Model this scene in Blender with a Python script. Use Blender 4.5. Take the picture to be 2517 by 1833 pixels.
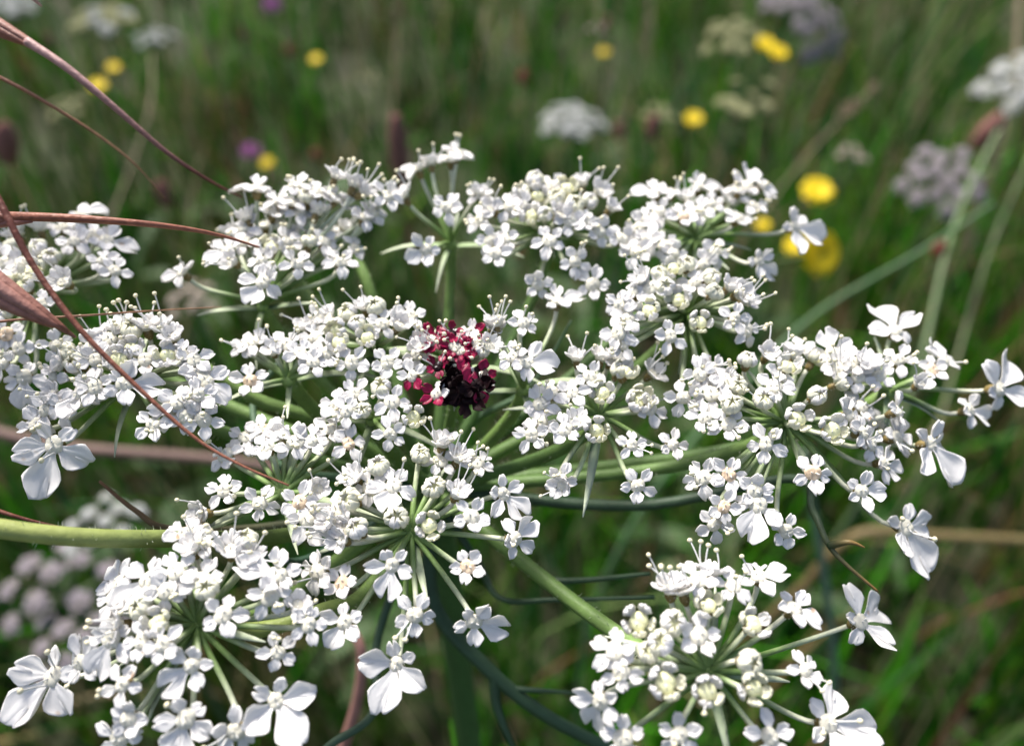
import bpy, math, random
import numpy as np
from mathutils import Vector, Matrix
random.seed(7); np.random.seed(7)
for o in list(bpy.data.objects): bpy.data.objects.remove(o)
scene = bpy.context.scene
COL = scene.collection
rad = math.radians
MM = 0.001

# ------------------------------------------------------------------ camera
PITCH = rad(40)
FOCUS = 0.069
P0 = Vector((0, 0, 0.48))                       # middle of the flower head
FWD = Vector((0, math.cos(PITCH), -math.sin(PITCH)))
CUP = Vector((0, math.sin(PITCH), math.cos(PITCH)))
RGT = Vector((1, 0, 0))
D0 = 0.074
CAM = P0 - FWD * D0
cd = bpy.data.cameras.new('camera'); cam = bpy.data.objects.new('camera', cd); COL.objects.link(cam)
cam.location = CAM
cam.rotation_euler = (rad(90) - PITCH, 0, 0)
cd.lens = 28; cd.sensor_width = 36; cd.clip_start = 0.004; cd.clip_end = 300
cd.dof.use_dof = True; cd.dof.focus_distance = FOCUS; cd.dof.aperture_fstop = 18
cd.dof.aperture_blades = 0
scene.camera = cam
FPX = 2517 * 28 / 36

# ------------------------------------------------------------------ light
SUN_EL, SUN_AZ = rad(60), rad(-35)              # azimuth from +Y towards +X; the sun stands behind, to the left
w = bpy.data.worlds.new('World'); scene.world = w; w.use_nodes = True
nt = w.node_tree
sky = nt.nodes.new('ShaderNodeTexSky'); sky.sky_type = 'NISHITA'; sky.sun_disc = False
sky.sun_elevation = SUN_EL; sky.sun_rotation = SUN_AZ; sky.air_density = 1.0; sky.dust_density = 4.0; sky.ozone_density = 1.0
nt.links.new(sky.outputs[0], nt.nodes['Background'].inputs[0])
nt.nodes['Background'].inputs[1].default_value = 0.078
sl = bpy.data.lights.new('sun', 'SUN'); sl.energy = 3.0; sl.angle = rad(13); sl.color = (1, 0.95, 0.88)
so = bpy.data.objects.new('sun', sl); COL.objects.link(so)
sd = Vector((math.sin(SUN_AZ) * math.cos(SUN_EL), math.cos(SUN_AZ) * math.cos(SUN_EL), math.sin(SUN_EL)))
so.rotation_euler = (-sd).to_track_quat('-Z', 'Y').to_euler(); so.location = (0, 0, 3)
vs = scene.view_settings; vs.view_transform = 'Standard'; vs.look = 'None'; vs.exposure = 1.28; vs.gamma = 1.0
scene.render.engine = 'CYCLES'
scene.cycles.max_bounces = 6; scene.cycles.diffuse_bounces = 3; scene.cycles.glossy_bounces = 2; scene.cycles.transmission_bounces = 4

# ------------------------------------------------------------------ helpers
def px(x, y, z):
    """source-photo pixel + depth along the view axis -> a point of the place"""
    return CAM + FWD * z + RGT * ((x - 1258.5) / FPX * z) - CUP * ((y - 916.5) / FPX * z)
K = 2517 / 2268
def dp(x, y, z): return px(x * K, y * K, z)

def mat(name, col, rough=0.5, trans=0.0, tcol=None, attr=None, noise=0.0, nscale=300, spec=0.35, bump=0.0, bscale=2000, sss=0.0):
    m = bpy.data.materials.new(name); m.use_nodes = True
    n = m.node_tree.nodes; l = m.node_tree.links
    b = n['Principled BSDF']; out = n['Material Output']
    b.inputs['Roughness'].default_value = rough
    b.inputs['Specular IOR Level'].default_value = spec
    src = None
    if attr:
        a = n.new('ShaderNodeAttribute'); a.attribute_name = attr; src = a.outputs['Color']
    else:
        c = n.new('ShaderNodeRGB'); c.outputs[0].default_value = (*col, 1); src = c.outputs[0]
    tc = n.new('ShaderNodeTexCoord')
    if noise:
        t = n.new('ShaderNodeTexNoise'); t.inputs['Scale'].default_value = nscale; t.inputs['Detail'].default_value = 3
        l.new(tc.outputs['Object'], t.inputs['Vector'])
        mr = n.new('ShaderNodeMapRange'); mr.inputs[1].default_value = .3; mr.inputs[2].default_value = .7
        mr.inputs[3].default_value = 1 - noise; mr.inputs[4].default_value = 1 + noise
        l.new(t.outputs[0], mr.inputs[0])
        mx = n.new('ShaderNodeVectorMath'); mx.operation = 'SCALE'
        l.new(src, mx.inputs[0]); l.new(mr.outputs[0], mx.inputs['Scale']); src = mx.outputs[0]
    l.new(src, b.inputs['Base Color'])
    if sss:
        b.inputs['Subsurface Weight'].default_value = sss
        b.inputs['Subsurface Radius'].default_value = (1, .9, .8); b.inputs['Subsurface Scale'].default_value = 0.0005
    if bump:
        t2 = n.new('ShaderNodeTexNoise'); t2.inputs['Scale'].default_value = bscale
        l.new(tc.outputs['Object'], t2.inputs['Vector'])
        bp = n.new('ShaderNodeBump'); bp.inputs['Strength'].default_value = bump; bp.inputs['Distance'].default_value = 0.0003
        l.new(t2.outputs[0], bp.inputs['Height']); l.new(bp.outputs[0], b.inputs['Normal'])
    if trans:
        t = n.new('ShaderNodeBsdfTranslucent')
        if tcol: t.inputs[0].default_value = (*tcol, 1)
        else: l.new(src, t.inputs[0])
        mix = n.new('ShaderNodeMixShader'); mix.inputs[0].default_value = trans
        l.new(b.outputs[0], mix.inputs[1]); l.new(t.outputs[0], mix.inputs[2]); l.new(mix.outputs[0], out.inputs[0])
    return m

M = dict(
    petal=mat('white_petal', (.90, .885, .87), .36, .34, noise=.04, nscale=900, bump=.12, bscale=2500, spec=.45),
    cream=mat('cream_petal', (.88, .87, .72), .4, .3, noise=.05, nscale=900),
    disc=mat('cream_disc', (.84, .81, .68), .30, .25, noise=.10, nscale=1500, bump=.2),
    disc_green=mat('green_disc', (.74, .75, .46), .4, .1, noise=.12, nscale=1500, bump=.1),
    disc_brown=mat('brown_disc', (.68, .52, .36), .5, noise=.5, nscale=1500, bump=.2),
    ovary=mat('ovary', (.20, .15, .055), .55, noise=.3, nscale=1200, bump=.3),
    filament=mat('filament', (.80, .80, .78), .4, .2),
    anther=mat('anther', (.78, .72, .50), .5),
    crimson=mat('crimson_petal', (.25, .003, .045), .4, .15, noise=.3, nscale=1200),
    dark=mat('dark_purple_petal', (.007, .0006, .0018), .6, spec=.15, noise=.4, nscale=1200),
    stalk=mat('stalk', (.2, .3, .1), .5, .05, attr='Col', noise=.14, nscale=700, bump=.25),
    awn=mat('awn', (.2, .08, .05), .5, attr='Col', noise=.2, nscale=1500, bump=.4),
    grass=mat('grass', (.05, .1, .03), .5, .3, attr='Col', noise=.15, nscale=60, spec=.12),
    flora=mat('flora', (.5, .5, .5), .6, .2, attr='Col', noise=.15, nscale=300),
)

def tag(o, label, cat, group=None, kind=None):
    o['label'] = label; o['category'] = cat
    if group: o['group'] = group
    if kind: o['kind'] = kind
    return o

def bristles(mb, pts, rad_, n, col):
    for k in range(n):
        i = random.randint(1, len(pts) - 2); p = pts[i].lerp(pts[i + 1], random.random()); t = (pts[i + 1] - pts[i]).normalized()
        q = Vector((random.gauss(0, 1), random.gauss(0, 1), random.gauss(0, 1))); q = (q - t * q.dot(t)).normalized()
        mb.tube([p + q * rad_ * .9, p + q * (rad_ + random.uniform(.15, .45) * MM) + t * .1 * MM], [.035 * MM, .012 * MM], 3, 0, [col, col], cap=False)
class MB:
    def __init__(s): s.v = []; s.f = []; s.m = []; s.c = []
    def grid(s, rows, mi=0, cols=None, closed=False):
        """rows: list of lists of points (equal length)"""
        b = len(s.v); nr = len(rows); nc = len(rows[0])
        for i, r in enumerate(rows):
            for p in r:
                s.v.append(tuple(p)); s.c.append(cols[i] if cols else (1, 1, 1))
        for i in range(nr - 1):
            for j in range(nc if closed else nc - 1):
                k = (j + 1) % nc
                s.f.append((b + i * nc + j, b + i * nc + k, b + (i + 1) * nc + k, b + (i + 1) * nc + j)); s.m.append(mi)
        return b
    def tube(s, pts, radii, n=6, mi=0, cols=None, cap=True):
        pts = [Vector(p) for p in pts]
        rows = []; side = None
        for i, p in enumerate(pts):
            t = (pts[min(i + 1, len(pts) - 1)] - pts[max(i - 1, 0)])
            if t.length < 1e-12: t = Vector((0, 0, 1))
            t.normalize()
            if side is None:
                side = t.cross(Vector((0.31, 0.2, 0.93)));
                if side.length < 1e-3: side = t.cross(Vector((1, 0, 0)))
            side = (side - t * side.dot(t)).normalized(); up = t.cross(side)
            r = radii[i] if hasattr(radii, '__len__') else radii
            rows.append([p + (side * math.cos(a) + up * math.sin(a)) * r for a in [2 * math.pi * j / n for j in range(n)]])
        b = s.grid(rows, mi, cols, True)
        if cap:
            s.f.append(tuple(b + j for j in reversed(range(n)))); s.m.append(mi)
            e = b + (len(pts) - 1) * n
            s.f.append(tuple(e + j for j in range(n))); s.m.append(mi)
    def ball(s, c, rx, ry=None, rz=None, n=8, k=5, mi=0, col=(1, 1, 1), bump=0, rot=None):
        ry = ry or rx; rz = rz or rx; rows = []; c = Vector(c)
        for i in range(k + 1):
            a = math.pi * i / k; row = []
            for j in range(n):
                b = 2 * math.pi * j / n; q = 1 + bump * random.uniform(-1, 1)
                p = Vector((rx * math.sin(a) * math.cos(b) * q, ry * math.sin(a) * math.sin(b) * q, -rz * math.cos(a) * q))
                if i in (0, k): p = Vector((0, 0, -rz * math.cos(a)))
                if rot: p = rot @ p
                row.append(c + p)
            rows.append(row)
        s.grid(rows, mi, [col] * (k + 1), True)
    def mesh(s, name, mats, smooth=True):
        me = bpy.data.meshes.new(name)
        me.from_pydata(s.v, [], s.f)
        for m_ in mats: me.materials.append(m_)
        me.polygons.foreach_set('material_index', s.m)
        me.polygons.foreach_set('use_smooth', [smooth] * len(s.f))
        a = me.color_attributes.new('Col', 'FLOAT_COLOR', 'POINT')
        a.data.foreach_set('color', np.hstack([np.array(s.c, 'f'), np.ones((len(s.c), 1), 'f')]).ravel())
        me.update()
        return me
    def build(s, name, mats, parent=None, loc=(0, 0, 0)):
        o = bpy.data.objects.new(name, s.mesh(name, mats)); COL.objects.link(o)
        o.location = loc
        if parent: o.parent = parent
        return o

def link(name, me, parent, loc, rot=None, sc=1):
    o = bpy.data.objects.new(name, me); COL.objects.link(o); o.parent = parent; o.location = loc
    if rot is not None: o.rotation_euler = rot
    o.scale = (sc, sc, sc); return o
def empty(name, loc):
    o = bpy.data.objects.new(name, None); COL.objects.link(o); o.location = loc; o.empty_display_size = .01; return o
def bez(a, b, c, d, n=10):
    return [a * (1 - t) ** 3 + b * 3 * t * (1 - t) ** 2 + c * 3 * t * t * (1 - t) + d * t ** 3 for t in [i / n for i in range(n + 1)]]
def spline(P, n=8):
    out = []
    for i in range(len(P) - 1):
        a = P[max(i - 1, 0)]; b = P[i]; c = P[i + 1]; d = P[min(i + 2, len(P) - 1)]
        for k in range(n):
            t = k / n
            out.append(0.5 * ((2 * b) + (c - a) * t + (2 * a - 5 * b + 4 * c - d) * t * t + (3 * b - a - 3 * c + d) * t ** 3))
    out.append(P[-1]); return out
def lerp(a, b, t): return tuple(x + (y - x) * t for x, y in zip(a, b))
def sst(a, b, x):
    x = min(1, max(0, (x - a) / (b - a))); return x * x * (3 - 2 * x)

# ------------------------------------------------------------------ ground and meadow
m_soil = mat('soil', (.035, .04, .018), .9, noise=.5, nscale=30)
g = MB(); N = 40
rows = []
for i in range(N + 1):
    row = []
    for j in range(N + 1):
        u = (i / N * 2 - 1); v = (j / N * 2 - 1)
        x = 90 * u * abs(u) ** 2; y = 90 * v * abs(v) ** 2
        row.append((x, y, 0.012 * math.sin(x * 3.1) * math.cos(y * 2.3)))
    rows.append(row)
g.grid(rows)
ground = g.build('ground', [m_soil]); ground['kind'] = 'structure'; ground['label'] = 'dark soil under the meadow grass'

# ------------------------------------------------------------------ the flower head
TILT = rad(14)
U = Vector((0, -math.sin(TILT), math.cos(TILT)))       # axis of the head
def zplane(y, off=0.0):
    """depth where the head's own plane (moved along its axis by off) meets a pixel row"""
    r = FWD - CUP * ((y - 916.5) / FPX)
    return ((P0 + U * off) - CAM).dot(U) / r.dot(U)

def petal(mb, ang, L, W, notch, a0, a1, cup, groove, mi, r0=.35, z0=0.0, asym=0.0, nu=6, nv=9, thick=.09, puff=0.0, flap=True, wav=0.0, vein=0.0):
    """one petal: obcordate, spoon-shaped, with the inturned tip; unit mm"""
    ca, sa = math.cos(ang), math.sin(ang)
    ph = random.uniform(0, 6)
    cl = [(r0, z0, a0)]; r, z = r0, z0; fine = 24
    for i in range(1, fine + 1):
        th = a0 + a1 * (i / fine); r += L / fine * math.cos(th); z += L / fine * math.sin(th); cl.append((r, z, th))
    def at(u):
        q = min(max(u, 0), 1) * fine; i = min(int(q), fine - 1); f = q - i
        a, b = cl[i], cl[i + 1]; return tuple(a[k] + (b[k] - a[k]) * f for k in range(3))
    def surf(u, v, off):
        av = abs(v)
        ell = 1 - notch * math.exp(-(v / .17) ** 2) - .50 * max(0, av - .38) ** 2 / .38
        ell *= 1 + asym * v
        uu = u * ell
        wd = W * (.20 + .80 * sst(.02, .62, uu)) * (1 - .30 * sst(.62, 1, uu))
        r, z, th = at(uu)
        y = v * wd
        d = cup * (v * v) * W * (.3 + .7 * u) - groove * math.exp(-(v / .2) ** 2) * sst(.1, .8, u) * W + off
        d += puff * W * math.sin(math.pi * min(1, av)) * math.sin(math.pi * min(1, u * .95)) * -1
        d += vein * math.sin(v * 11 + ph) * math.sin(math.pi * min(1, u)) 
        d += wav * W * math.sin(v * 4 + ph) * u
        r -= d * math.sin(th); z += d * math.cos(th)
        return (MM * (r * ca - y * sa), MM * (r * sa + y * ca), MM * z)
    us = [i / nu for i in range(nu + 1)]; vs_ = [-1 + 2 * j / (nv - 1) for j in range(nv)]
    bt = mb.grid([[surf(u, v, 0) for v in vs_] for u in us], mi)
    bb = mb.grid([[surf(u, v, -thick * (.45 + .55 * math.sin(math.pi * (.1 + .8 * (v + 1) / 2)))) for v in reversed(vs_)] for u in us], mi)
    for j in range(nv - 1):                                     # rim
        mb.f.append((bt + nu * nv + j, bt + nu * nv + j + 1, bb + nu * nv + nv - 2 - j, bb + nu * nv + nv - 1 - j)); mb.m.append(mi)
    for i in range(nu):
        mb.f.append((bt + i * nv, bt + (i + 1) * nv, bb + (i + 1) * nv + nv - 1, bb + i * nv + nv - 1)); mb.m.append(mi)
        mb.f.append((bt + (i + 1) * nv + nv - 1, bt + i * nv + nv - 1, bb + i * nv, bb + (i + 1) * nv)); mb.m.append(mi)
    if flap:                                                    # inturned tip lying over the middle line
        rows = []
        for i in range(4):
            t = i / 3; u = .97 - .42 * t; wv = (.17 * (1 - t) + .05)
            lift = .04 + .22 * math.sin(math.pi * t * .8) * W * .5
            rows.append([surf(u, -wv, lift * .6), surf(u, 0, lift + .05), surf(u, wv, lift * .6)])
        mb.grid(rows, mi)

def stamen(mb, ang, elev, length, bend, mi_f=3, mi_a=4, r0=.6):
    pts = []; th = elev; r, z = r0, .1
    for i in range(8):
        pts.append((MM * r * math.cos(ang), MM * r * math.sin(ang), MM * z))
        r += length / 7 * math.cos(th); z += length / 7 * math.sin(th); th += bend / 7
    mb.tube(pts, .07 * MM, 5, mi_f)
    e = Vector(pts[-1]); mb.ball(e, .24 * MM, .2 * MM, .2 * MM, 8, 5, mi_a)

def floret(kind, seed):
    random.seed(seed); R = random.uniform
    mb = MB(); J = lambda s=.12: R(-s, s)
    disc = 1
    pm = lambda k: 0
    tilt0 = R(0, 6.28)
    if kind in 'okzZhpPq':
        for k in range(5):
            a = k * 2 * math.pi / 5 + J(.10)
            L, W, no = R(1.30, 1.75), R(.56, .82), random.choice([R(.04, .15), R(.15, .38)])
            if kind == 'z':
                if k == 0: L, W, no = R(2.3, 2.9), R(1.1, 1.45), random.choice([R(.02, .12), R(.25, .5)])
                elif k in (1, 4): L, W = R(1.6, 2.1), R(.7, .95)
                else: L *= .85; W *= .9
            if kind == 'Z':
                if k == 0: L, W, no = R(3.5, 4.1), R(1.45, 1.8), random.choice([R(.02, .1), R(.35, .55)])
                elif k in (1, 4): L, W, no = R(2.4, 3.0), R(1.05, 1.35), R(.02, .35)
                else: L *= 1.05
            mi = 0
            if kind == 'h': mi = 5 if k in (0, 1, 4)[: R(0, 1) > .5 and 3 or 2] else 0
            if kind == 'q': mi = 5
            petal(mb, a, L, W, no, R(-.05, .55), R(-.95, .5), R(.05, .42), R(.06, .22), mi, asym=J(.28), wav=R(0, .18), thick=.17 if W < 1 else .10, puff=random.choice([0, 0, .12]), nv=9 if W < 1 else 19, nu=6 if W < 1 else 9, vein=0 if W < 1 else R(.015, .04))
        if kind in 'pP':
            mb = MB()
            for k in range(5):
                a = k * 2 * math.pi / 5 + J(.1)
                L, W = (R(1.5, 2.2), R(.75, 1.0)) if kind == 'P' else (R(1.1, 1.4), R(.5, .7))
                petal(mb, a, L, W, R(.3, .5), R(.1, .6), R(-.9, 1.3), R(.1, .3), R(.1, .2), 5 if kind == 'p' or (seed % 3 == 0 and k == 2) else 6, asym=J(.3), wav=R(0, .15))
        ns = random.choice([0, 0, 0, 1, 2])
        if kind in 'pq': ns = 2
        if kind == 'P': ns = 0
    elif kind == 's':                                           # cup, side petals raised, stamens out
        for k in range(5):
            petal(mb, k * 2 * math.pi / 5 + J(), R(1.3, 1.6), R(.72, .9), R(.1, .35), R(.5, .9), R(-.2, .7), R(.15, .35), R(.08, .16), 0, asym=J(.2))
        ns = random.choice([1, 2, 3, 4])
    elif kind == 'c':                                           # half open, lobes curled over the yellowish disc
        for k in range(5):
            petal(mb, k * 2 * math.pi / 5 + J(.08), R(1.35, 1.65), R(.62, .76), R(.2, .35), R(.0, .3), R(1.5, 2.2), R(-.1, .15), R(.25, .4), 0 if R(0, 1) < .6 else 7, puff=.30, r0=.40, thick=.14, asym=J(.12))
        ns = random.choice([0, 0, 1])
        disc = 8
    else:                                                       # bud
        for k in range(5):
            petal(mb, k * 2 * math.pi / 5 + J(.06), R(1.5, 1.75), R(.66, .78), R(.2, .3), R(.25, .5), R(2.2, 2.7), R(-.15, .1), R(.42, .6), 7 if R(0, 1) < .6 else 0, puff=.35, r0=.34, z0=-.15, thick=.14, flap=False, asym=J(.1))
        ns = random.choice([0, 0, 0, 1, 1])
        disc = 8
    rr = R(.56, .70)
    dzz = dict(b=.28, c=.2).get(kind, 0)
    if kind == 'k': disc = 2
    if kind in 'pP': disc = 9
    for sgn in (-1, 1):                                         # the two halves of the swollen disc, each with its style
        mb.ball((sgn * .17 * MM, 0, (.02 + dzz) * MM), rr * .92 * MM, rr * 1.05 * MM, (R(.26, .36) + dzz * .6) * MM, 10, 6, disc, bump=.03)
        mb.tube([(sgn * .12 * MM, 0, (.2 + dzz) * MM), (sgn * .22 * MM, 0, (.4 + dzz) * MM), (sgn * .36 * MM, J(.05) * MM, (dzz + R(.45, .6)) * MM)], [.07 * MM, .06 * MM, .05 * MM], 5, 6 if kind == 'P' else 3)
    mb.ball((0, 0, -.62 * MM), .42 * MM, .5 * MM, .72 * MM, 8, 6, 10, bump=.06)
    for k in range(10):                                         # bristles of the ovary
        a = R(0, 6.28); zz = R(-1.0, -.3)
        p = Vector((math.cos(a) * .4, math.sin(a) * .42, zz)) * MM
        mb.tube([p, p + Vector((math.cos(a) * .22, math.sin(a) * .22, .05)) * MM], [.03 * MM, .01 * MM], 3, 3, cap=False)
    for k in range(ns):
        stamen(mb, R(0, 6.28), R(.9, 1.5), R(1.9, 3.3) if kind == 's' else R(1.3, 2.2), R(-.8, .6))
    return mb.mesh('floret', [M['petal'], M['disc'], M['disc_brown'], M['filament'], M['anther'], M['crimson'], M['dark'], M['cream'], M['disc_green'], M['crimson'] if kind == 'p' else M['dark'], M['ovary']])

pm_ = M['petal'].node_tree; nd = pm_.nodes; bs = nd['Principled BSDF']; old = bs.inputs['Base Color'].links[0].from_socket
tx_ = nd.new('ShaderNodeTexNoise'); tx_.inputs['Scale'].default_value = 520; tx_.inputs['Detail'].default_value = 2
oi = nd.new('ShaderNodeObjectInfo'); ad = nd.new('ShaderNodeVectorMath'); ad.operation = 'ADD'; tcc = nd.new('ShaderNodeTexCoord')
pm_.links.new(tcc.outputs['Object'], ad.inputs[0]); pm_.links.new(oi.outputs['Random'], ad.inputs[1]); pm_.links.new(ad.outputs[0], tx_.inputs['Vector'])
mr_ = nd.new('ShaderNodeMapRange'); mr_.inputs[1].default_value = .72; mr_.inputs[2].default_value = .78; pm_.links.new(tx_.outputs[0], mr_.inputs[0])
mx_ = nd.new('ShaderNodeMix'); mx_.data_type = 'RGBA'; mx_.inputs[7].default_value = (.50, .33, .20, 1)
pm_.links.new(mr_.outputs[0], mx_.inputs[0]); pm_.links.new(old, mx_.inputs[6]); pm_.links.new(mx_.outputs[2], bs.inputs['Base Color'])
FLO = {}
for kind, n in (('o', 9), ('k', 4), ('z', 7), ('Z', 5), ('s', 6), ('c', 7), ('b', 7), ('h', 4), ('p', 3), ('q', 3), ('P', 3)):
    FLO[kind] = [floret(kind, 100 + ord(kind) * 10 + i) for i in range(n)]
random.seed(11)

# where each floret sits; R* = the part of the photo in which its place was read
REG = dict(R1=(0, 400, .39683), R2=(500, 300, .39683), R3=(1100, 350, .39683), R4=(1617, 650, .39683), R5=(400, 900, .39683),
           R6=(0, 1178, .39683), R7=(800, 1178, .39683), R8=(1400, 1178, .39683), RH=(950, 750, .18157), RP=(900, 950, .26455), RD=(0, 0, K))
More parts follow.
